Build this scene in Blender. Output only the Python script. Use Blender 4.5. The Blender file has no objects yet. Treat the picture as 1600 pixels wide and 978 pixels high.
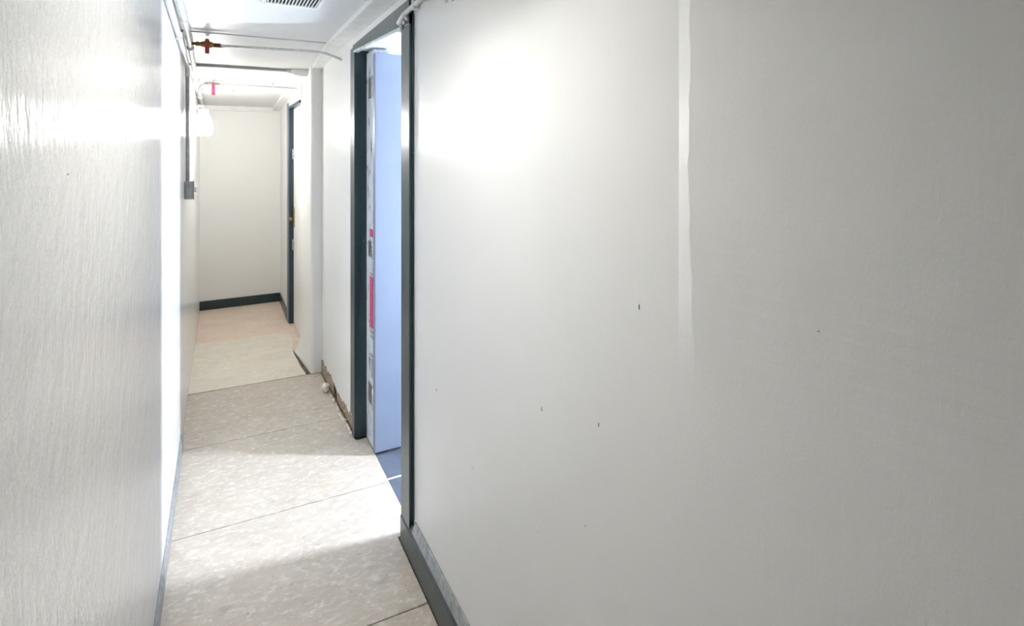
import bpy, bmesh, math, random
from mathutils import Vector, Matrix
random.seed(7)
S = bpy.context.scene
COL = S.collection
PI = math.pi

# ------------------------------------------------------------------ camera
EYE = 1.55
YAW = math.atan2(454, 850)
cd = bpy.data.cameras.new('camera')
cam = bpy.data.objects.new('camera', cd)
COL.objects.link(cam)
cam.location = (0, 0, EYE)
cam.rotation_euler = (PI / 2, 0, -YAW)
cd.sensor_width = 36
cd.lens = 850 / 1600 * 36
cd.shift_y = -(489 - 232) / 1600
cd.clip_start = 0.02
S.camera = cam

# ------------------------------------------------------------------ world, light levels, exposure
w = bpy.data.worlds.new('world')
S.world = w
w.use_nodes = True
w.node_tree.nodes['Background'].inputs[0].default_value = (0.75, 0.85, 1, 1)
w.node_tree.nodes['Background'].inputs[1].default_value = 0.3
LAMP_STRENGTH = 116.0        # wall lamp globe
ASSUMED_DAY_STRENGTH = 228.0         # assumed, unseen window pane of the side room
FILL_STRENGTH = 34.5      # unseen ceiling light added to fill the near walls
vs = S.view_settings
vs.view_transform = 'Standard'
vs.look = 'None'
vs.gamma = 1
vs.use_curve_mapping = False
vs.exposure = 0.0

# ------------------------------------------------------------------ materials
def new_mat(name):
    m = bpy.data.materials.new(name)
    m.use_nodes = True
    nt = m.node_tree
    return m, nt, nt.nodes['Principled BSDF']

def node(nt, t, **kw):
    n = nt.nodes.new(t)
    for k, v in kw.items():
        setattr(n, k, v)
    return n

def pos_noise(nt, scale, vscale=(1, 1, 1), detail=4, rough=0.55):
    g = node(nt, 'ShaderNodeNewGeometry')
    mp = node(nt, 'ShaderNodeMapping')
    mp.inputs['Scale'].default_value = vscale
    nt.links.new(g.outputs['Position'], mp.inputs['Vector'])
    n = node(nt, 'ShaderNodeTexNoise')
    n.inputs['Scale'].default_value = scale
    n.inputs['Detail'].default_value = detail
    n.inputs['Roughness'].default_value = rough
    nt.links.new(mp.outputs[0], n.inputs['Vector'])
    return n

def ramp(nt, src, stops):
    r = node(nt, 'ShaderNodeValToRGB')
    e = r.color_ramp.elements
    while len(e) < len(stops):
        e.new(0.5)
    for i, (p, c) in enumerate(stops):
        e[i].position = p
        e[i].color = (*c, 1) if len(c) == 3 else c
    nt.links.new(src, r.inputs[0])
    return r

def mix(nt, fac, a, b, mode='MIX'):
    n = node(nt, 'ShaderNodeMix', data_type='RGBA', blend_type=mode)
    for i, v in ((0, fac), (6, a), (7, b)):
        if hasattr(v, 'is_linked'):
            nt.links.new(v, n.inputs[i])
        elif i == 0:
            n.inputs[0].default_value = v
        else:
            n.inputs[i].default_value = (*v, 1)
    return n.outputs[2]

def bump(nt, bsdf, heights):
    prev = None
    for h, strength, dist in heights:
        b = node(nt, 'ShaderNodeBump')
        b.inputs['Strength'].default_value = strength
        b.inputs['Distance'].default_value = dist
        nt.links.new(h, b.inputs['Height'])
        if prev is not None:
            nt.links.new(prev, b.inputs['Normal'])
        prev = b.outputs[0]
    nt.links.new(prev, bsdf.inputs['Normal'])

def plain(name, col, rough=0.5, metal=0.0, var=0.06, scale=30, bs=0.1):
    m, nt, b = new_mat(name)
    n = pos_noise(nt, scale)
    dark = tuple(max(0, c * (1 - 2 * var)) for c in col)
    light = tuple(min(1, c * (1 + 2 * var)) for c in col)
    r = ramp(nt, n.outputs['Fac'], [(0.3, dark), (0.7, light)])
    nt.links.new(r.outputs[0], b.inputs['Base Color'])
    b.inputs['Roughness'].default_value = rough
    b.inputs['Metallic'].default_value = metal
    if bs:
        bump(nt, b, [(n.outputs['Fac'], bs, 0.002)])
    return m

def wall_paint(name, col, rough, ridge, peel, marks=0.5, zr=8, wz=2, spec=0.4):
    """semi-gloss oil paint laid on with a roller: long vertical ridges plus fine peel"""
    m, nt, b = new_mat(name)
    big = pos_noise(nt, 1.7, (1, 1, 0.6), 3)
    r = ramp(nt, big.outputs['Fac'], [(0.3, tuple(c * 0.965 for c in col)), (0.7, col)])
    sm = pos_noise(nt, 9, (1, 1, 0.5), 6, 0.65)
    rs = ramp(nt, sm.outputs['Fac'], [(0.70, (0, 0, 0)), (0.80, (1, 1, 1))])
    f = node(nt, 'ShaderNodeMath', operation='MULTIPLY')
    nt.links.new(rs.outputs[0], f.inputs[0])
    f.inputs[1].default_value = marks
    c2 = mix(nt, f.outputs[0], r.outputs[0], tuple(c * 0.82 for c in col))
    nt.links.new(c2, b.inputs['Base Color'])
    b.inputs['Roughness'].default_value = rough
    b.inputs['Specular IOR Level'].default_value = spec
    rid = pos_noise(nt, 1.0, (55, 55, zr), 4, 0.6)
    pe = pos_noise(nt, 260, (1, 1, 0.6), 2)
    wav = pos_noise(nt, 1.0, (14, 14, wz), 3)
    bump(nt, b, [(wav.outputs['Fac'], ridge * 0.5, 0.01), (rid.outputs['Fac'], ridge, 0.0035), (pe.outputs['Fac'], peel, 0.0006)])
    return m

M = {}
M['wall_gloss'] = wall_paint('glossy_wall_paint', (0.875, 0.872, 0.855), 0.21, 0.85, 0.6, zr=18, wz=9, spec=0.24)
M['wall'] = wall_paint('wall_paint', (0.875, 0.872, 0.855), 0.32, 0.12, 0.35)
M['wall_cream'] = wall_paint('cream_wall_paint', (0.88, 0.872, 0.845), 0.42, 0.10, 0.3)
M['ceiling'] = wall_paint('ceiling_paint', (0.76, 0.76, 0.755), 0.5, 0.05, 0.3, 0.2)
M['trim'] = plain('white_trim_paint', (0.84, 0.84, 0.82), 0.35, 0, 0.03, 14, 0.15)
M['pipe'] = plain('white_pipe_paint', (0.62, 0.62, 0.62), 0.35, 0, 0.07, 40, 0.2)
M['pipe_grey'] = plain('grey_conduit', (0.45, 0.46, 0.46), 0.45, 0.0, 0.08, 40, 0.1)
M['steel'] = plain('dull_steel', (0.45, 0.45, 0.44), 0.38, 0.9, 0.15, 60, 0.1)
M['brass'] = plain('tarnished_brass', (0.28, 0.16, 0.05), 0.45, 0.6, 0.3, 50, 0.3)
M['red'] = plain('red_valve_paint', (0.30, 0.03, 0.03), 0.4, 0, 0.2, 60, 0.1)
M['magenta'] = plain('pink_red_tag', (0.60, 0.06, 0.16), 0.5, 0, 0.12, 60, 0)
M['bare'] = plain('bare_scarred_plaster', (0.36, 0.28, 0.20), 0.85, 0, 0.35, 60, 0.8)
M['base_grey'] = plain('worn_grey_baseboard_paint', (0.30, 0.315, 0.315), 0.4, 0, 0.15, 30, 0.3)
M['fitting'] = plain('dull_bronze_fitting', (0.30, 0.27, 0.23), 0.5, 0.2, 0.2, 50, 0.2)
M['rust'] = plain('rust', (0.16, 0.05, 0.025), 0.7, 0.2, 0.4, 60, 0.4)
M['plaster'] = plain('crumbled_plaster', (0.74, 0.69, 0.61), 0.85, 0, 0.08, 60, 0.8)
M['hole'] = plain('dark_gap', (0.03, 0.025, 0.02), 0.9, 0, 0.2, 30, 0.2)
M['vent_dark'] = plain('vent_duct_interior', (0.02, 0.02, 0.022), 0.8, 0, 0.1, 20, 0)
M['door_paint'] = plain('pale_blue_door_paint', (0.20, 0.235, 0.31), 0.4, 0, 0.02, 6, 0.1)
M['switch_grey'] = plain('grey_switch_box', (0.36, 0.36, 0.35), 0.5, 0, 0.1, 40, 0.1)
M['room_wall'] = plain('side_room_wall_paint', (0.80, 0.83, 0.87), 0.5, 0, 0.02, 4, 0.1)

def green_paint():
    m, nt, b = new_mat('dark_green_gloss_paint')
    n = pos_noise(nt, 22, (1, 1, 0.35), 6, 0.7)
    col = ramp(nt, n.outputs['Fac'], [(0.25, (0.006, 0.022, 0.028)), (0.7, (0.013, 0.038, 0.044))])
    chip = pos_noise(nt, 75, (1, 1, 0.5), 5, 0.7)
    cr = ramp(nt, chip.outputs['Fac'], [(0.69, (0, 0, 0)), (0.72, (1, 1, 1))])
    c = mix(nt, cr.outputs[0], col.outputs[0], (0.45, 0.47, 0.45))
    nt.links.new(c, b.inputs['Base Color'])
    b.inputs['Roughness'].default_value = 0.30
    b.inputs['Specular IOR Level'].default_value = 0.6
    bump(nt, b, [(n.outputs['Fac'], 0.35, 0.004), (chip.outputs['Fac'], 0.15, 0.001)])
    return m
M['green'] = green_paint()

def worn_white():
    m, nt, b = new_mat('chipped_white_paint_on_edge')
    n = pos_noise(nt, 30, (1, 1, 0.4), 6, 0.7)
    col = ramp(nt, n.outputs['Fac'], [(0.36, (0.10, 0.11, 0.12)), (0.42, (0.62, 0.66, 0.70)), (0.7, (0.80, 0.83, 0.85))])
    nt.links.new(col.outputs[0], b.inputs['Base Color'])
    b.inputs['Roughness'].default_value = 0.45
    bump(nt, b, [(n.outputs['Fac'], 0.4, 0.003)])
    return m
M['worn'] = worn_white()

def tile_mat(name, base, light, dark, warm, rough):
    """resilient flooring with marbled flecks, scuffs and ground-in dirt"""
    m, nt, b = new_mat(name)
    g = node(nt, 'ShaderNodeNewGeometry')
    mp = node(nt, 'ShaderNodeMapping')
    mp.inputs['Rotation'].default_value = (0, 0, 0.5)
    mp.inputs['Scale'].default_value = (1, 1.7, 1)
    nt.links.new(g.outputs['Position'], mp.inputs['Vector'])
    def nz(scale, det, ro, dis=0.0):
        n = node(nt, 'ShaderNodeTexNoise')
        n.inputs['Scale'].default_value = scale
        n.inputs['Detail'].default_value = det
        n.inputs['Roughness'].default_value = ro
        n.inputs['Distortion'].default_value = dis
        nt.links.new(mp.outputs[0], n.inputs['Vector'])
        return n
    n1 = nz(5, 5, 0.6)
    c = ramp(nt, n1.outputs['Fac'], [(0.3, tuple(0.84 * x for x in base)), (0.7, base)]).outputs[0]
    n2 = nz(26, 6, 0.72, 0.5)
    c = mix(nt, ramp(nt, n2.outputs['Fac'], [(0.50, (0, 0, 0)), (0.70, (1, 1, 1))]).outputs[0], c, light)
    n3 = nz(17, 8, 0.8, 0.4)
    c = mix(nt, ramp(nt, n3.outputs['Fac'], [(0.55, (0, 0, 0)), (0.72, (0.85, 0.85, 0.85))]).outputs[0], c, dark)
    n4 = nz(3.1, 4, 0.6)
    c = mix(nt, ramp(nt, n4.outputs['Fac'], [(0.55, (0, 0, 0)), (0.75, (0.55, 0.55, 0.55))]).outputs[0], c, warm)
    n5 = nz(75, 3, 0.6)
    c = mix(nt, ramp(nt, n5.outputs['Fac'], [(0.70, (0, 0, 0)), (0.76, (0.7, 0.7, 0.7))]).outputs[0], c, tuple(0.45 * x for x in dark))
    nt.links.new(c, b.inputs['Base Color'])
    b.inputs['Roughness'].default_value = rough
    bump(nt, b, [(n2.outputs['Fac'], 0.25, 0.003), (n1.outputs['Fac'], 0.3, 0.01)])
    return m
M['tile'] = tile_mat('marbled_floor_tile', (0.60, 0.525, 0.44), (0.76, 0.715, 0.65), (0.32, 0.25, 0.19), (0.50, 0.43, 0.32), 0.45)
M['tile_light'] = tile_mat('pale_marbled_floor_sheet', (0.82, 0.75, 0.64), (0.88, 0.83, 0.75), (0.62, 0.52, 0.40), (0.76, 0.68, 0.54), 0.45)
M['ply'] = tile_mat('bare_peach_floor_board', (0.84, 0.68, 0.56), (0.88, 0.76, 0.61), (0.76, 0.54, 0.44), (0.84, 0.58, 0.43), 0.5)
M['subfloor'] = plain('dirty_subfloor', (0.16, 0.12, 0.085), 0.9, 0, 0.3, 20, 0.4)
M['room_floor'] = plain('blue_grey_floor_tile', (0.11, 0.125, 0.16), 0.4, 0, 0.08, 12, 0.1)
M['grout'] = plain('pale_joint_strip', (0.75, 0.77, 0.80), 0.4, 0, 0.04, 12, 0)

def emit(name, col, strength):
    m, nt, b = new_mat(name)
    b.inputs['Base Color'].default_value = (*col, 1)
    b.inputs['Emission Color'].default_value = (*col, 1)
    b.inputs['Emission Strength'].default_value = strength
    b.inputs['Roughness'].default_value = 0.3
    return m
M['globe'] = emit('lit_opal_glass', (1.0, 0.99, 0.95), LAMP_STRENGTH)
M['fill_lens'] = emit('added_fill_lens', (1.0, 0.985, 0.955), FILL_STRENGTH)
M['assumed_day'] = emit('assumed_daylit_pane', (0.78, 0.87, 1.0), ASSUMED_DAY_STRENGTH)  # glow of the assumed window, lights the doorway patch

# ------------------------------------------------------------------ mesh helpers
class MB:
    def __init__(self):
        self.bm = bmesh.new()
    def poly8(self, lo, hi):
        """prism from two matching loops of points"""
        n = len(lo)
        a = [self.bm.verts.new(p) for p in lo]
        b = [self.bm.verts.new(p) for p in hi]
        self.bm.faces.new(a[::-1]); self.bm.faces.new(b)
        for i in range(n):
            j = (i + 1) % n
            self.bm.faces.new((a[i], a[j], b[j], b[i]))
        return self
    def box(self, x0, x1, y0, y1, z0, z1):
        return self.poly8([(x0, y0, z0), (x1, y0, z0), (x1, y1, z0), (x0, y1, z0)],
                          [(x0, y0, z1), (x1, y0, z1), (x1, y1, z1), (x0, y1, z1)])
    def tube(self, pts, r, seg=12, cap=True):
        pts = [Vector(p) for p in pts]
        if not isinstance(r, (list, tuple)):
            r = [r] * len(pts)
        rings = []
        up0 = None
        for i, p in enumerate(pts):
            t = (pts[min(i + 1, len(pts) - 1)] - pts[max(i - 1, 0)]).normalized()
            if up0 is None:
                up0 = Vector((0, 0, 1)) if abs(t.z) < 0.9 else Vector((1, 0, 0))
            a = (up0 - t * up0.dot(t)).normalized()
            up0 = a
            b = t.cross(a)
            rings.append([self.bm.verts.new(p + (a * math.cos(k * 2 * PI / seg) + b * math.sin(k * 2 * PI / seg)) * r[i]) for k in range(seg)])
        for q, s in zip(rings, rings[1:]):
            for k in range(seg):
                f = self.bm.faces.new((q[k], q[(k + 1) % seg], s[(k + 1) % seg], s[k]))
                f.smooth = True
        if cap:
            self.bm.faces.new(rings[0][::-1]); self.bm.faces.new(rings[-1])
        return self
    def lathe(self, prof, origin, axis='Z', seg=24):
        """prof: list of (radius, height)"""
        o = Vector(origin)
        rings = []
        for r, h in prof:
            ring = []
            for k in range(seg):
                a = 2 * PI * k / seg
                if axis == 'Z':
                    v = Vector((r * math.cos(a), r * math.sin(a), h))
                elif axis == 'X':
                    v = Vector((h, r * math.cos(a), r * math.sin(a)))
                else:
                    v = Vector((r * math.sin(a), h, r * math.cos(a)))
                ring.append(self.bm.verts.new(o + v))
            rings.append(ring)
        for q, s in zip(rings, rings[1:]):
            for k in range(seg):
                f = self.bm.faces.new((q[k], q[(k + 1) % seg], s[(k + 1) % seg], s[k]))
                f.smooth = True
        self.bm.faces.new(rings[0][::-1]); self.bm.faces.new(rings[-1])
        return self
    def build(self, name, mat, parent=None, bevel=0.0, seg=2):
        bmesh.ops.recalc_face_normals(self.bm, faces=self.bm.faces)
        me = bpy.data.meshes.new(name)
        self.bm.to_mesh(me); self.bm.free()
        me.materials.append(M[mat])
        o = bpy.data.objects.new(name, me)
        COL.objects.link(o)
        if parent:
            o.parent = parent
        if bevel:
            md = o.modifiers.new('edge', 'BEVEL')
            md.width = bevel; md.segments = seg; md.limit_method = 'ANGLE'
        return o

def struct(o, label=None, cat=None):
    o['kind'] = 'structure'
    if label: o['label'] = label
    if cat: o['category'] = cat
    return o
def tag(o, label, cat, group=None):
    o['label'] = label; o['category'] = cat
    if group: o['group'] = group
    return o
def empty(name, loc):
    o = bpy.data.objects.new(name, None)
    COL.objects.link(o)
    o.location = loc
    o.empty_display_size = 0.05
    return o
def under(o, root):
    """parent a part built in world coordinates to a thing"""
    o.parent = root
    o.matrix_parent_inverse = Matrix.Translation(-Vector(root.location)) if root.parent is None else root.matrix_world.inverted()
    return o

def sub(o, part):
    """a piece of a part, both built in world coordinates"""
    o.parent = part
    o.matrix_parent_inverse = Matrix.Identity(4)
    return o

XL = -0.185         # left wall
XR = 0.645          # right wall
XF = 0.53           # right wall beyond the pilaster
YB = 6.0            # end wall
Y0 = -4.0           # behind the camera
ZC = 2.185          # ceiling
def far_ceil(y):    # the ceiling comes down towards the end wall
    return 2.09 - (y - 4.1) * (2.09 - 1.962) / (YB - 4.1)

# ------------------------------------------------------------------ floor
fl = struct(MB().box(XL - 0.1, 0.69, Y0, YB + 0.1, -0.12, -0.006).build('floor', 'subfloor'), 'narrow passage floor of marbled sheet tiles', 'floor')
def tile(pts, mat, dz=0.0):
    t = MB().poly8([(x, y, -0.006) for x, y in pts], [(x, y, dz) for x, y in pts]).build('floor_tile', mat, fl, 0.0015)
    return t
g = 0.0022
ys = [-1.12, -0.39, 0.335, 1.06, 1.785, 2.515, 3.245, 3.962]
def rx(y):
    if y < 2.13: return XR - 0.024
    if y < 2.94: return 0.688
    return 0.632 - (y - 2.94) * 0.026
for a, b in zip(ys, ys[1:]):
    aa, bb = a + g, b - g
    sk = 0.012   # joints run very slightly out of square
    P = [(XL, aa + sk), (rx(aa + 0.001), aa - sk)]
    for yk in (2.13, 2.94):
        if aa < yk < bb:
            P += [(rx(yk - 0.001), yk), (rx(yk + 0.001), yk)]
    P += [(rx(bb - 0.001), bb - sk), (XL, bb + sk)]
    tile(P, 'tile', random.uniform(-0.0006, 0.0006))
# long sheet beside the pilaster, torn along its right edge
tile([(XL, 3.962 + g + 0.012), (0.512, 3.962 + g - 0.012), (0.497, 4.12), (0.490, 4.27), (0.482, 4.40), (0.486, 4.50), (0.502, 4.60), (0.512, 4.72), (0.500, 4.84), (0.478, 4.925), (0.2, 4.94), (XL, 4.953)], 'tile_light', 0.004)
tile([(XL, 4.90), (0.47, 4.90), (0.49, 4.46), (0.575, 4.46), (0.575, YB), (XL, YB)], 'ply', -0.003)

# ------------------------------------------------------------------ left wall
wl = struct(MB().box(XL - 0.1, XL, Y0, YB + 0.1, 0, 2.4).build('wall_left', 'wall_gloss'), 'glossy off-white left wall of the passage', 'wall')

# ------------------------------------------------------------------ right wall near the camera, with a proud board edge at the seam
mb = MB()
zs = [i * 0.025 for i in range(0, 93)]
cols = []
def seam(z):
    wv = 0.002 * math.sin(z * 7.0) + 0.0012 * math.sin(z * 23 + 1) + 0.0012 * math.sin(z * 57) + 0.0008 * math.sin(z * 131)
    left = 0.6425 + 0.0012 * math.sin(z * 3)
    right = left - 0.034 - wv
    k = min(1, max(0, (z - 1.15) / 0.30))
    d = 0.0002 + (0.0110 + 0.0006 * math.sin(z * 6)) * k * k * (3 - 2 * k)
    P = [(XR, 2.075), (XR, 1.4), (XR, 0.8), (XR, 0.66), (XR, left)]
    for k in range(1, 5):
        t = k / 5
        P.append((XR - d * t, left + (right - left) * t))
    P += [(XR - d, right), (XR - d * 0.96, right - 0.006), (XR - d * 0.8, right - 0.05), (XR - d * 0.45, right - 0.2), (XR, 0.2), (XR, Y0)]
    return P
rows = [[mb.bm.verts.new((x, y, z)) for x, y in seam(z)] for z in zs]
for q, s in zip(rows, rows[1:]):
    for k in range(len(q) - 1):
        mb.bm.faces.new((q[k], q[k + 1], s[k + 1], s[k]))
# back and ends
mb.box(XR + 0.02, 0.76, Y0, 2.075, 0, 2.3)
mb.box(XR, 0.76, 2.070, 2.10, 0, 2.3)
# above the doorway and on to the pilaster (the wall runs slightly out of square)
mb.box(XR, 0.76, 2.10, 2.965, 2.10, 2.3)
mb.poly8([(XR, 2.965, 0), (0.76, 2.965, 0), (0.76, 4.02, 0), (0.612, 4.02, 0)], [(XR, 2.965, 2.3), (0.76, 2.965, 2.3), (0.76, 4.02, 2.3), (0.612, 4.02, 2.3)])
wr = struct(mb.build('wall_right', 'wall'), 'long off-white right wall with a raised vertical seam', 'wall')

# pilaster with a rounded corner and a swollen plaster foot
mb = MB()
rings = []
for i in range(0, 40):
    z = 2.3 * (i / 39) ** 1.6
    fo = max(0.0, 1 - z / 0.10) ** 1.5
    sw = max(0.0, 1 - z / 0.16) ** 2
    x0 = 0.541 - 0.004 * fo
    P = [(0.66, 3.95)]
    R = 0.022
    for k in range(0, 7):
        a = k / 6 * PI / 2
        P.append((x0 + R - R * math.sin(a), 3.95 + R - R * math.cos(a)))
    P += [(x0 - 0.015 * sw, 4.12), (x0 - 0.036 * sw, 4.32), (x0 - 0.050 * sw, 4.43), (x0 - 0.028 * sw, 4.49), (x0 + 0.01, 4.52), (0.66, 4.52)]
    rings.append([mb.bm.verts.new((x, y, z)) for x, y in P])
for q, s in zip(rings, rings[1:]):
    n = len(q)
    for k in range(n):
        f = mb.bm.faces.new((q[k], q[(k + 1) % n], s[(k + 1) % n], s[k])); f.smooth = 1 <= k <= 11
mb.bm.faces.new(rings[0][::-1]); mb.bm.faces.new(rings[-1])
mb.build('pilaster', 'wall_cream', wr)

# small nail pops and chips standing on the right wall paint
def wall_spot(y, z, r, mat, x=XR, s=1, par=None, asp=1.0):
    mb = MB()
    mb.lathe([(r, 0.0), (r * 0.85, -0.0010), (r * 0.4, -0.0017)], (0, 0, 0), 'X', 10)
    o = mb.build('paint_chip', mat, par)
    o.location = (x, y, z); o.scale = (s, 1, asp)
    return o
for y, z, r, mat, asp in ((0.409, 1.328, 0.0018, 'plaster', 1), (0.547, 1.639, 0.002, 'trim', 0.7), (0.735, 1.273, 0.0018, 'pipe_grey', 3.0), (0.851, 1.015, 0.0016, 'switch_grey', 3.0),
                          (1.063, 0.956, 0.003, 'pipe_grey', 1.8), (0.894, 0.793, 0.002, 'switch_grey', 1), (1.083, 0.667, 0.006, 'trim', 1.2), (0.86, 0.55, 0.010, 'trim', 1.0), (1.75, 0.73, 0.004, 'pipe_grey', 1.5), (1.45, 0.62, 0.004, 'trim', 1.6)):
    wall_spot(y, z, r, mat, XR - (0.004 if y < 0.6 else 0), 1, wr, asp)
for y, z, r in ((0.94, 1.515, 0.0015), (1.9, 1.62, 0.002)):
    wall_spot(y, z, r, 'pipe', XL, -1, wl)

# right wall beyond the pilaster with the second doorway
mb = MB()
mb.box(XF, 0.70, 5.205, YB, 0, 2.3)
mb.box(XF, 0.70, 4.40, 5.205, 1.925, 2.3)
struct(mb.build('wall_right_rear', 'wall_cream'), 'cream side wall around the far doorway', 'wall')
struct(MB().box(XL - 0.1, 0.70, YB, YB + 0.1, 0, 2.4).build('wall_back', 'wall_cream'), 'plain cream end wall of the passage', 'wall')
struct(MB().box(XL - 0.1, 0.76, Y0 - 0.1, Y0, 0, 2.4).build('wall_front', 'wall_cream'), 'cream wall closing the passage behind the viewer', 'wall')

# ------------------------------------------------------------------ ceiling
ce = struct(MB().box(XL - 0.1, 0.76, Y0, YB + 0.1, 2.30, 2.36).build('ceiling', 'ceiling'), 'low white painted passage ceiling', 'ceiling')
MB().box(XL, XR, Y0, 3.40, ZC, 2.30).build('ceiling_panel', 'ceiling', ce, 0.002)
cr_ = struct(MB().box(XL - 0.1, 0.76, 3.404, YB + 0.1, 2.294, 2.300).build('ceiling_rear', 'ceiling'), 'far part of the passage ceiling that slopes down', 'ceiling')
MB().poly8([(XL, 3.404, 2.294), (XR, 3.404, 2.294), (XR, 4.10, 2.294), (XL, 4.10, 2.294)],
           [(XL, 3.404, ZC - 0.006), (XR, 3.404, ZC - 0.006), (XR, 4.10, 2.102), (XL, 4.10, 2.102)]).build('ceiling_panel', 'ceiling', cr_, 0.002)
MB().poly8([(XL, 4.103, 2.294), (0.66, 4.103, 2.294), (0.66, YB, 2.294), (XL, YB, 2.294)],
           [(XL, 4.103, far_ceil(4.1)), (0.66, 4.103, far_ceil(4.1)), (0.66, YB, far_ceil(YB)), (XL, YB, far_ceil(YB))]).build('ceiling_panel', 'ceiling', cr_, 0.002)
# cornice boards
t1 = MB()
t1.poly8([(0.548, Y0, 2.163), (0.66, Y0, 2.163), (0.66, 3.35, 2.158), (0.551, 3.35, 2.158)],
         [(0.548, Y0, 2.186), (0.66, Y0, 2.186), (0.66, 3.35, 2.186), (0.551, 3.35, 2.186)])
t1.poly8([(0.551, 3.35, 2.158), (0.66, 3.35, 2.158), (0.66, 4.10, 2.085), (0.553, 4.10, 2.085)],
         [(0.551, 3.35, 2.186), (0.66, 3.35, 2.186), (0.66, 4.10, 2.115), (0.553, 4.10, 2.115)])
struct(t1.build('trim_1', 'trim', None, 0.002), 'white cornice board above the near doorway', 'trim')
struct(MB().poly8([(0.475, 4.104, far_ceil(4.1) - 0.028), (0.66, 4.104, far_ceil(4.1) - 0.028), (0.66, YB, far_ceil(YB) - 0.028), (0.455, YB, far_ceil(YB) - 0.028)],
                  [(0.475, 4.104, far_ceil(4.1) + 0.01), (0.66, 4.104, far_ceil(4.1) + 0.01), (0.66, YB, far_ceil(YB) + 0.01), (0.455, YB, far_ceil(YB) + 0.01)]).build('trim_2', 'trim', None, 0.002), 'white cornice board above the far doorway', 'trim')
struct(MB().box(XL, 0.46, YB - 0.03, YB, 1.918, 1.97).build('trim_3', 'trim', None, 0.004), 'white moulding along the top of the end wall', 'trim')
struct(MB().box(0.43, 0.60, 4.07, 4.10, 2.075, 2.105).build('trim_4', 'trim', None, 0.002), 'small white block where ceiling steps down by the pilaster', 'trim')

# ------------------------------------------------------------------ baseboards
def base_prof(x_wall, sx, y0, y1, h, th):
    lo = [(x_wall, 0), (x_wall + sx * th, 0), (x_wall + sx * th, h * 0.80), (x_wall + sx * th * 0.35, h), (x_wall, h)]
    return MB().poly8([(x, y0, z) for x, z in lo], [(x, y1, z) for x, z in lo])
bbr = struct(base_prof(XR, -1, Y0, 2.104, 0.125, 0.022).build('baseboard_right', 'green', None, 0.0015), 'worn grey-green baseboard under the long right wall', 'baseboard')
MB().poly8([(XR - 0.018, Y0, 0.113), (XR, Y0, 0.113), (XR, 1.972, 0.113), (XR - 0.018, 1.972, 0.113)], [(XR - 0.006, Y0, 0.148), (XR, Y0, 0.148), (XR, 1.972, 0.148), (XR - 0.006, 1.972, 0.148)]).build('cap_strip', 'base_grey', bbr, 0.002)
struct(base_prof(XL, 1, Y0, 3.28, 0.075, 0.010).build('baseboard_left', 'base_grey', None, 0.0015), 'thin grey baseboard at the foot of the left wall', 'baseboard')
struct(MB().box(XL, XF - 0.002, YB - 0.013, YB, 0, 0.085).build('baseboard_back', 'green', None, 0.0015), 'dark green baseboard across the end wall', 'baseboard')
struct(MB().box(XF - 0.012, XF, 5.30, YB - 0.013, 0, 0.085).build('baseboard_right_rear', 'green', None, 0.0015), 'short dark green baseboard beyond the far doorway', 'baseboard')

# ------------------------------------------------------------------ first doorway
d1 = struct(empty('door_1', (XR, 2.53, 0)), 'open pale blue door in dark green frame on right wall', 'door')
def P1(mb, name, mat, bev=0.0015):
    return under(mb.build(name, mat, None, bev), d1)
XCs = XR - 0.018
# near side casing with its edge bead
P1(MB().box(XCs, XR, 2.000, 2.105, 0, 2.06), 'door_casing', 'green')
P1(MB().box(XR - 0.006, XR, 1.992, 2.000, 0.14, 2.06), 'casing_bead', 'green')
# far side casing: flat, groove, bead
P1(MB().box(XCs + 0.006, XR, 3.035, 3.095, 0.085, 2.10), 'door_casing', 'green')
P1(MB().box(XCs - 0.002, XR, 2.955, 3.015, 0.0, 2.095), 'casing_bead', 'green')
# head casing, its lower edge out of level
P1(MB().poly8([(XCs - 0.001, 2.0, 2.022), (XR, 2.0, 2.022), (XR, 3.0, 2.070), (XCs - 0.001, 3.0, 2.070)],
              [(XCs - 0.001, 2.0, 2.118), (XR, 2.0, 2.118), (XR, 3.0, 2.108), (XCs - 0.001, 3.0, 2.108)]), 'head_casing', 'green')
P1(MB().poly8([(XCs - 0.006, 2.09, 2.016), (XR, 2.09, 2.016), (XR, 2.96, 2.062), (XCs - 0.006, 2.96, 2.062)],
              [(XCs - 0.006, 2.09, 2.030), (XR, 2.09, 2.030), (XR, 2.96, 2.074), (XCs - 0.006, 2.96, 2.074)]), 'head_stop', 'worn')
# jamb linings through the wall
P1(MB().box(XR - 0.004, 0.70, 2.955, 2.98, 0, 2.10), 'jamb', 'green')
P1(MB().box(XR - 0.004, 0.765, 2.095, 2.13, 0, 2.05), 'jamb', 'green')
P1(MB().poly8([(XR, 2.11, 2.045), (0.765, 2.11, 2.045), (0.765, 2.97, 2.075), (XR, 2.97, 2.075)],
              [(XR, 2.11, 2.10), (0.765, 2.11, 2.10), (0.765, 2.97, 2.12), (XR, 2.97, 2.12)]), 'head_jamb', 'room_wall')
# white chipped hinge stile seen edge-on
st = P1(MB().box(0.690, 0.765, 2.795, 2.98, 0, 2.06), 'hinge_stile', 'worn')
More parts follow.
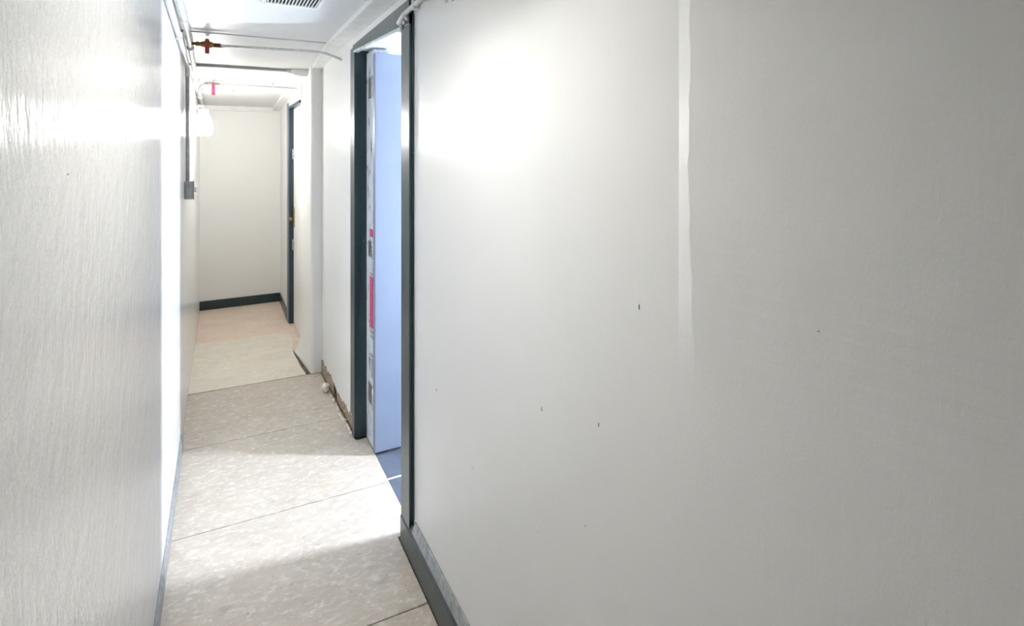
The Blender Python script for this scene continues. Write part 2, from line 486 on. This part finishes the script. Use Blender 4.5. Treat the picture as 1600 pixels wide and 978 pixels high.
# door leaf standing open at a right angle
leaf = P1(MB().box(0.683, 1.44, 2.745, 2.788, 0.012, 2.033), 'door_leaf', 'door_paint', 0.003)
def on_stile(z0, z1, y0, y1, mat, name, th=0.004, x=0.690):
    o = MB().box(x - th, x + 0.002, y0, y1, z0, z1).build(name, mat, None, 0.001)
    o.parent = d1
    o.matrix_parent_inverse = Matrix.Translation(-Vector(d1.location))
    return o
for z0, z1 in ((1.812, 1.923), (0.984, 1.066), (0.216, 0.32)):
    hg = on_stile(z0, z1, 2.80, 2.90, 'steel', 'hinge')
    o = MB().tube([(0.684, 2.792, z0), (0.684, 2.792, z1)], 0.006, 10).build('hinge_knuckle', 'steel')
    sub(o, hg)
on_stile(0.62, 0.885, 2.808, 2.862, 'magenta', 'red_plate', 0.006)
on_stile(1.092, 1.130, 2.808, 2.862, 'magenta', 'red_plate', 0.006)
for z in (0.900, 0.600, 0.575, 0.478):
    on_stile(z - 0.006, z + 0.006, 2.808, 2.85, 'switch_grey', 'screw', 0.006)
on_stile(0.36, 0.46, 2.812, 2.85, 'switch_grey', 'dark_slot', 0.003)
# loose paint chunks hanging on the near head corner
for (y, z, r) in ((2.06, 2.045, 0.016), (2.02, 2.05, 0.013), (2.09, 2.03, 0.012)):
    mb = MB()
    mb.lathe([(r, 0), (r * 0.9, -0.006), (r * 0.45, -0.011)], (XCs, y, z), 'X', 9)
    P1(mb, 'paint_flake', 'pipe', 0)

# ------------------------------------------------------------------ second doorway
d2 = struct(empty('door_2', (XF, 4.85, 0)), 'closed cream door in dark green frame by the end wall', 'door')
def P2(mb, name, mat, bev=0.0015):
    return under(mb.build(name, mat, None, bev), d2)
P2(MB().box(XF - 0.003, 0.585, 5.17, 5.205, 0, 1.925), 'jamb', 'green')
P2(MB().box(XF - 0.010, XF, 5.205, 5.285, 0, 1.955), 'door_casing', 'door_paint')
P2(MB().box(XF - 0.003, 0.585, 4.46, 5.205, 1.900, 1.925), 'head_jamb', 'green')
leaf2 = P2(MB().box(0.565, 0.605, 4.47, 5.17, 0.008, 1.900), 'door_leaf', 'wall_cream', 0.003)
for z, mt in ((1.50, 'steel'), (0.70, 'steel')):
    P2(MB().box(0.552, 0.566, 5.135, 5.172, z - 0.045, z + 0.045), 'hinge', mt)
sub(MB().box(0.557, 0.566, 5.10, 5.150, 0.86, 1.03).build('lock_plate', 'brass', None, 0.0015), leaf2)
sub(MB().lathe([(0.014, 0), (0.010, -0.01), (0.020, -0.022), (0.018, -0.032), (0.008, -0.036)], (0.558, 5.125, 0.93), 'X', 14).build('door_knob', 'brass'), leaf2)

# ------------------------------------------------------------------ side room seen through the doorway
XW = 2.15      # outer wall of the small side room
sf = struct(MB().box(0.69, XW, 0.7, 3.5, -0.12, -0.010).build('floor_side_room', 'room_floor'), 'blue-grey floor of the room behind the open door', 'floor')
for a, b in ((0.75, 1.60), (1.606, 2.522), (2.534, 3.45)):
    MB().box(0.6905, XW, a, b, -0.010, -0.004).build('floor_tile', 'room_floor', sf, 0.001)
MB().box(0.6905, XW, 2.522, 2.534, -0.010, -0.003).build('joint_strip', 'grout', sf)
struct(MB().box(0.76, XW + 0.1, 3.5, 3.6, 0, 2.5).build('wall_side_room_rear', 'room_wall'), 'pale wall of the side room behind the open door', 'wall')
struct(MB().box(0.76, XW + 0.1, 0.6, 0.7, 0, 2.5).build('wall_side_room_near', 'room_wall'), 'hidden near wall of the side room', 'wall')
mb = MB()
WY0, WY1, WZ0, WZ1 = 1.80, 2.02, 0.75, 1.75  # opening for the assumed window
mb.box(XW, XW + 0.1, 0.7, WY0, 0, 2.5); mb.box(XW, XW + 0.1, WY1, 3.5, 0, 2.5)
mb.box(XW, XW + 0.1, WY0, WY1, 0, WZ0); mb.box(XW, XW + 0.1, WY0, WY1, WZ1, 2.5)
struct(mb.build('wall_side_room_outer', 'room_wall'), 'outer wall of the side room holding the assumed window', 'wall')
struct(MB().box(0.70, XW + 0.1, 0.6, 3.6, 2.45, 2.5).build('ceiling_side_room', 'room_wall'), 'pale ceiling of the side room', 'ceiling')
struct(MB().box(0.76, 0.80, 2.97, 3.5, 0, 2.46).box(0.76, 0.80, 0.7, 2.09, 0, 2.46).box(0.76, 0.80, 2.09, 2.97, 2.11, 2.46).build('wall_side_room_passage', 'room_wall'), 'side room face of the passage wall', 'wall')
w1 = struct(empty('assumed_window_1', (XW, 1.91, WZ0)), 'assumed unseen light source shaped as a narrow side-room window', 'window')  # unseen window, assumed as the source of light through the doorway
under(MB().box(XW + 0.03, XW + 0.04, WY0, WY1, WZ0, WZ1).build('pane', 'assumed_day'), w1)
fr = MB()
fr.box(XW + 0.005, XW + 0.06, WY0, WY0 + 0.02, WZ0, WZ1); fr.box(XW + 0.005, XW + 0.06, WY1 - 0.02, WY1, WZ0, WZ1)
fr.box(XW + 0.005, XW + 0.06, WY0, WY1, WZ0, WZ0 + 0.02); fr.box(XW + 0.005, XW + 0.06, WY0, WY1, WZ1 - 0.02, WZ1)
under(fr.build('assumed_window_frame', 'trim'), w1)
under(MB().box(XW - 0.04, XW + 0.03, WY0 - 0.03, WY1 + 0.03, WZ0 - 0.03, WZ0).build('assumed_window_sill', 'trim', None, 0.003), w1)

# ------------------------------------------------------------------ wall lamp on the left wall
LY, LZ = 4.60, 1.745
lamp = tag(empty('wall_lamp', (XL, LY, LZ)), 'lit white globe lamp on the far left wall', 'lamp')
under(MB().lathe([(0.055, 0), (0.055, 0.012), (0.040, 0.020)], (XL, LY, LZ + 0.04), 'X', 24).build('backplate', 'trim'), lamp)
under(MB().tube([(XL + 0.015, LY, LZ + 0.10), (XL + 0.04, LY, LZ + 0.118), (XL + 0.066, LY, LZ + 0.115), (XL + 0.068, LY, LZ + 0.085)], 0.010, 10).build('arm', 'trim'), lamp)
under(MB().box(XL, XL + 0.018, LY - 0.03, LY + 0.03, LZ + 0.06, LZ + 0.13).build('arm_bracket', 'trim', None, 0.003), lamp)
under(MB().lathe([(0.034, 0.095), (0.036, 0.070), (0.030, 0.066)], (XL + 0.068, LY, LZ), 'Z', 24).build('fitter', 'trim'), lamp)
under(MB().lathe([(0.026, 0.080), (0.034, 0.060), (0.052, 0.025), (0.061, -0.02), (0.064, -0.055), (0.059, -0.082), (0.045, -0.098), (0.012, -0.104)], (XL + 0.068, LY, LZ), 'Z', 28).build('glass_shade', 'globe'), lamp)

# ------------------------------------------------------------------ conduits on the left wall
cs = tag(empty('light_switch', (XL, 3.66, 1.30)), 'grey surface switch box with conduit on left wall', 'switch')
xc = XL + 0.014
pts = [(xc, 0.4, 2.172), (xc, 1.4, 2.128), (xc, 2.33, 2.090), (xc, 3.48, 2.034), (xc, 3.56, 2.022), (xc, 3.595, 2.000), (xc, 3.605, 1.960)]
under(MB().tube(pts, 0.012, 12).build('conduit', 'pipe'), cs)
under(MB().tube([(xc, 3.605, 1.96), (xc, 3.605, 1.35)], 0.010, 12).build('conduit', 'pipe_grey'), cs)
under(MB().box(XL, XL + 0.044, 3.575, 3.655, 1.262, 1.365).build('box', 'switch_grey', None, 0.006), cs)
cp = under(MB().box(XL + 0.044, XL + 0.047, 3.572, 3.658, 1.258, 1.369).build('cover_plate', 'switch_grey', None, 0.002), cs)
sub(MB().box(XL + 0.046, XL + 0.058, 3.608, 3.622, 1.30, 1.33).build('toggle', 'trim', None, 0.002), cp)
for y, z in ((1.2, 2.1365), (2.05, 2.1015), (2.9, 2.0625)):
    under(MB().box(XL, XL + 0.029, y - 0.012, y + 0.012, z - 0.016, z + 0.016).build('pipe_clip', 'pipe', None, 0.003), cs)

up = tag(empty('ceiling_pipe', (XL, 3.0, 2.15)), 'white pipe in the corner of left wall and ceiling', 'pipe')
xu = XL + 0.028
under(MB().tube([(xu, -3.9, 2.166), (xu, 2.5, 2.164), (xu, 3.4, 2.158), (xu, 4.0, 2.088), (xu, 4.10, 2.075), (xu, 4.2, 2.06), (xu, 5.4, far_ceil(5.4) - 0.022), (xu, 5.97, far_ceil(5.97) - 0.022)], 0.015, 12).build('pipe', 'pipe'), up)
for y in (2.45, 3.0, 3.62, 4.5, 5.3):
    z = 2.162 if y < 3.2 else 2.128 if y < 3.9 else far_ceil(y) - 0.022
    under(MB().tube([(xu, y - 0.02, z), (xu, y + 0.02, z)], 0.019, 12).build('coupling', 'pipe'), up)

# ------------------------------------------------------------------ crosswise pipes under the ceiling
def hexnut(mb, x, y, z, r, w_):
    mb.lathe([(r, -w_ / 2), (r, w_ / 2)], (x, y, z), 'X', 6)
p1 = tag(empty('water_pipe', (0.2, 3.47, 2.13)), 'white crosswise ceiling pipe with rusty valve and dark red handle', 'pipe')
under(MB().tube([(-0.01, 3.475, 2.128), (0.25, 3.455, 2.131), (0.50, 3.44, 2.132), (0.55, 3.425, 2.125), (0.60, 3.38, 2.100), (0.645, 3.33, 2.072)], 0.0075, 12).build('pipe', 'pipe'), p1)
under(MB().tube([(XL + 0.04, 3.48, 2.130), (-0.12, 3.48, 2.130)], 0.008, 12).build('pipe_stub', 'rust'), p1)
mb = MB()
mb.lathe([(0.009, -0.058), (0.013, -0.050), (0.011, -0.035), (0.017, -0.022), (0.019, 0.0), (0.017, 0.022), (0.011, 0.030)], (-0.07, 3.48, 2.130), 'X', 14)
vb1 = under(mb.build('valve_body', 'brass'), p1)
mb = MB(); hexnut(mb, -0.022, 3.478, 2.129, 0.013, 0.035); mb.lathe([(0.010, 0), (0.008, 0.02)], (-0.005, 3.477, 2.128), 'X', 12)
under(mb.build('union_nut', 'rust'), p1)
sub(MB().lathe([(0.012, 0), (0.012, 0.014), (0.008, 0.022)], (-0.07, 3.48, 2.140), 'Z', 12).build('valve_stem', 'brass'), vb1)
sub(MB().poly8([(-0.081, 3.452, 2.075), (-0.059, 3.452, 2.075), (-0.059, 3.458, 2.075), (-0.081, 3.458, 2.075)],
                 [(-0.081, 3.458, 2.150), (-0.059, 3.458, 2.150), (-0.059, 3.464, 2.150), (-0.081, 3.464, 2.150)]).build('valve_handle', 'red', None, 0.003), vb1)

p2 = tag(empty('thin_conduit', (0.1, 4.09, 2.09)), 'thin grey conduit along the edge where ceiling steps down', 'conduit')
under(MB().tube([(XL + 0.02, 4.094, 2.090), (0.43, 4.094, 2.092)], 0.007, 10).build('conduit', 'pipe_grey'), p2)
under(MB().poly8([(0.40, 4.082, 2.083), (0.47, 4.082, 2.064), (0.47, 4.10, 2.064), (0.40, 4.10, 2.083)], [(0.40, 4.082, 2.10), (0.47, 4.082, 2.10), (0.47, 4.10, 2.10), (0.40, 4.10, 2.10)]).build('junction_fitting', 'pipe', None, 0.002), p2)

p3 = tag(empty('tagged_pipe', (0.2, 4.6, 2.03)), 'white crosswise pipe with pink-red tag near the lamp', 'pipe')
under(MB().tube([(XL + 0.035, 4.6, 1.955), (-0.147, 4.6, 1.985), (-0.135, 4.6, 2.012), (-0.112, 4.6, 2.027), (-0.06, 4.6, 2.030), (0.2, 4.6, 2.029), (0.535, 4.6, 2.027)], 0.0065, 12).build('pipe', 'pipe_grey'), p3)
mb = MB(); mb.lathe([(0.009, -0.05), (0.012, -0.03), (0.015, 0), (0.012, 0.03), (0.009, 0.05)], (-0.06, 4.6, 2.030), 'X', 12)
vb3 = under(mb.build('valve_body', 'fitting'), p3)
sub(MB().tube([(-0.055, 4.6, 2.04), (-0.05, 4.6, 2.056), (-0.025, 4.6, 2.060)], 0.004, 8).build('valve_lever', 'steel'), vb3)
under(MB().box(-0.064, -0.042, 4.578, 4.583, 1.944, 2.030).build('tag', 'magenta', None, 0.001), p3)
for x in (0.0, 0.355):
    under(MB().tube([(x, 4.6, 2.02), (x, 4.6, far_ceil(4.6) + 0.004)], 0.004, 8).box(x - 0.008, x + 0.008, 4.588, 4.612, 2.018, 2.040).build('hanger', 'pipe'), p3)

p4 = tag(empty('short_pipe', (-0.05, 5.0, 2.01)), 'short grey pipe against sloping ceiling above the lamp', 'pipe')
under(MB().tube([(XL + 0.03, 5.0, 2.016), (0.075, 5.0, 2.010), (0.09, 5.0, 2.022)], 0.0065, 10).build('pipe', 'pipe_grey'), p4)
under(MB().tube([(0.0, 5.0, 2.013), (0.012, 5.0, 2.013)], 0.0085, 10).build('coupling', 'pipe'), p4)

# conduit leaving the door corner along the right wall, and a hook
pr = tag(empty('wall_conduit', (XR, 1.9, 2.08)), 'white conduit above right wall by near door corner', 'conduit')
under(MB().tube([(XR - 0.032, 2.09, 2.040), (XR - 0.030, 2.03, 2.062), (XR - 0.016, 1.95, 2.080), (XR - 0.012, 1.80, 2.090), (XR - 0.012, 0.9, 2.12), (XR - 0.012, -0.5, 2.14)], 0.010, 12).build('pipe', 'pipe'), pr)
under(MB().box(XR - 0.024, XR, 1.93, 1.96, 2.063, 2.103).build('pipe_clip', 'pipe', None, 0.004), pr)
hk = tag(empty('wall_hook', (XR, 1.6, 2.03)), 'small white painted hook high on the right wall', 'hook')
under(MB().lathe([(0.022, 0), (0.018, -0.006), (0.008, -0.008)], (XR, 1.60, 2.035), 'X', 14).build('hook_base', 'pipe'), hk)
under(MB().tube([(XR - 0.004, 1.60, 2.037), (XR - 0.022, 1.598, 2.032), (XR - 0.030, 1.596, 2.018), (XR - 0.024, 1.594, 2.006)], 0.006, 10).build('hook_arm', 'pipe'), hk)

# ------------------------------------------------------------------ ceiling vent
v = tag(empty('ceiling_vent', (0.27, 2.42, ZC)), 'louvred white air vent in the near ceiling', 'vent')
vx0, vx1, vy0, vy1 = 0.155, 0.388, 2.28, 2.572
under(MB().box(vx0 + 0.012, vx1 - 0.012, vy0 + 0.012, vy1 - 0.012, ZC - 0.002, ZC + 0.001).build('backing', 'vent_dark'), v)
fr = MB()
fr.box(vx0, vx1, vy1 - 0.014, vy1, ZC - 0.010, ZC); fr.box(vx0, vx1, vy0, vy0 + 0.014, ZC - 0.010, ZC)
fr.box(vx0, vx0 + 0.014, vy0, vy1, ZC - 0.010, ZC); fr.box(vx1 - 0.014, vx1, vy0, vy1, ZC - 0.010, ZC)
under(fr.build('frame', 'trim', None, 0.002), v)
n = 15
proto = None
for i in range(n):
    x = vx0 + 0.020 + (vx1 - vx0 - 0.040) * i / (n - 1)
    if proto is None:
        proto = MB().box(-0.0022, 0.0022, vy0 + 0.01, vy1 - 0.01, -0.002, 0.002).build('slat', 'trim')
        o = proto
    else:
        o = proto.copy(); COL.objects.link(o)
    o.location = (x, 0, ZC - 0.006)
    o.parent = v
    o.matrix_parent_inverse = Matrix.Translation(-Vector(v.location))

# ------------------------------------------------------------------ crumbled plaster at the foot of the wall between door and pilaster
def lump(name, loc, r, mat, seed, sc=(1, 1, 1)):
    rnd = random.Random(seed)
    bm = bmesh.new()
    bmesh.ops.create_icosphere(bm, subdivisions=2, radius=r)
    for vtx in bm.verts:
        k = 1 + rnd.uniform(-0.22, 0.22)
        vtx.co = Vector((vtx.co.x * k * sc[0], vtx.co.y * k * sc[1], vtx.co.z * k * sc[2]))
    mz = min(vtx.co.z for vtx in bm.verts)
    for vtx in bm.verts: vtx.co.z -= mz
    me = bpy.data.meshes.new(name); bm.to_mesh(me); bm.free()
    me.materials.append(M[mat])
    o = bpy.data.objects.new(name, me); COL.objects.link(o)
    o.location = loc
    return o
tag(lump('plaster_lump', (0.585, 3.62, 0), 0.028, 'plaster', 3, (0.75, 1.3, 1)), 'white plaster lump on floor between door and pilaster', 'plaster')
def wx(y): return XR - (y - 2.965) * (XR - 0.612) / 1.055
mb = MB()
yy = [2.99 + i * 0.03 for i in range(33)]
rnd = random.Random(5)
zz = [0.05 + rnd.uniform(-0.012, 0.02) + (0.03 if yv > 3.6 else 0) for yv in yy]
for a in range(len(yy) - 1):
    mb.poly8([(wx(yy[a]) - 0.003, yy[a], 0), (wx(yy[a]) + 0.01, yy[a], 0), (wx(yy[a + 1]) + 0.01, yy[a + 1], 0), (wx(yy[a + 1]) - 0.003, yy[a + 1], 0)],
             [(wx(yy[a]) - 0.003, yy[a], zz[a]), (wx(yy[a]) + 0.01, yy[a], zz[a]), (wx(yy[a + 1]) + 0.01, yy[a + 1], zz[a + 1]), (wx(yy[a + 1]) - 0.003, yy[a + 1], zz[a + 1])])
bb = mb.build('baseboard_scar', 'bare', wr)
hl = MB().poly8([(wx(3.50) - 0.0045, 3.46, 0), (wx(3.50), 3.46, 0), (wx(3.50), 3.56, 0), (wx(3.50) - 0.0045, 3.56, 0)],
                [(wx(3.50) - 0.0045, 3.48, 0.05), (wx(3.50), 3.48, 0.05), (wx(3.50), 3.57, 0.07), (wx(3.50) - 0.0045, 3.57, 0.07)]).build('broken_hole', 'hole', wr)
# plaster chips strewn along the foot of that wall
spots = []
rnd = random.Random(11)
for i in range(11):
    y = 3.02 + i * 0.05 + rnd.uniform(-0.02, 0.02)
    spots.append((wx(y) - rnd.uniform(0.012, 0.03), y, rnd.uniform(0.008, 0.016)))
for i, (x, y, r) in enumerate(spots):
    tag(lump('plaster_chip', (x, y, 0), r, 'plaster', 40 + i, (0.55, 1.0 + 1.6 * ((i * 37) % 10) / 10, 0.45)), 'small plaster chip at wall foot left of the open door', 'plaster chip', 'plaster chips along the wall foot')

# ------------------------------------------------------------------ added fill light for the near walls, shaped as an unseen fluorescent batten
nl = tag(empty('added_fill_batten', (0.22, 1.22, ZC)), 'added fill light shaped as a fluorescent ceiling fitting, out of view', 'lamp')
BY0, BY1 = 0.85, 1.60
hs = MB()
hs.box(0.14, 0.148, BY0, BY1, ZC - 0.095, ZC); hs.box(0.292, 0.30, BY0, BY1, ZC - 0.095, ZC)
hs.box(0.14, 0.30, BY0 - 0.008, BY0, ZC - 0.095, ZC); hs.box(0.14, 0.30, BY1, BY1 + 0.008, ZC - 0.095, ZC)
under(hs.build('housing', 'trim', None, 0.002), nl)
under(MB().box(0.148, 0.292, BY0, BY1, ZC - 0.018, ZC - 0.010).build('lens', 'fill_lens'), nl)
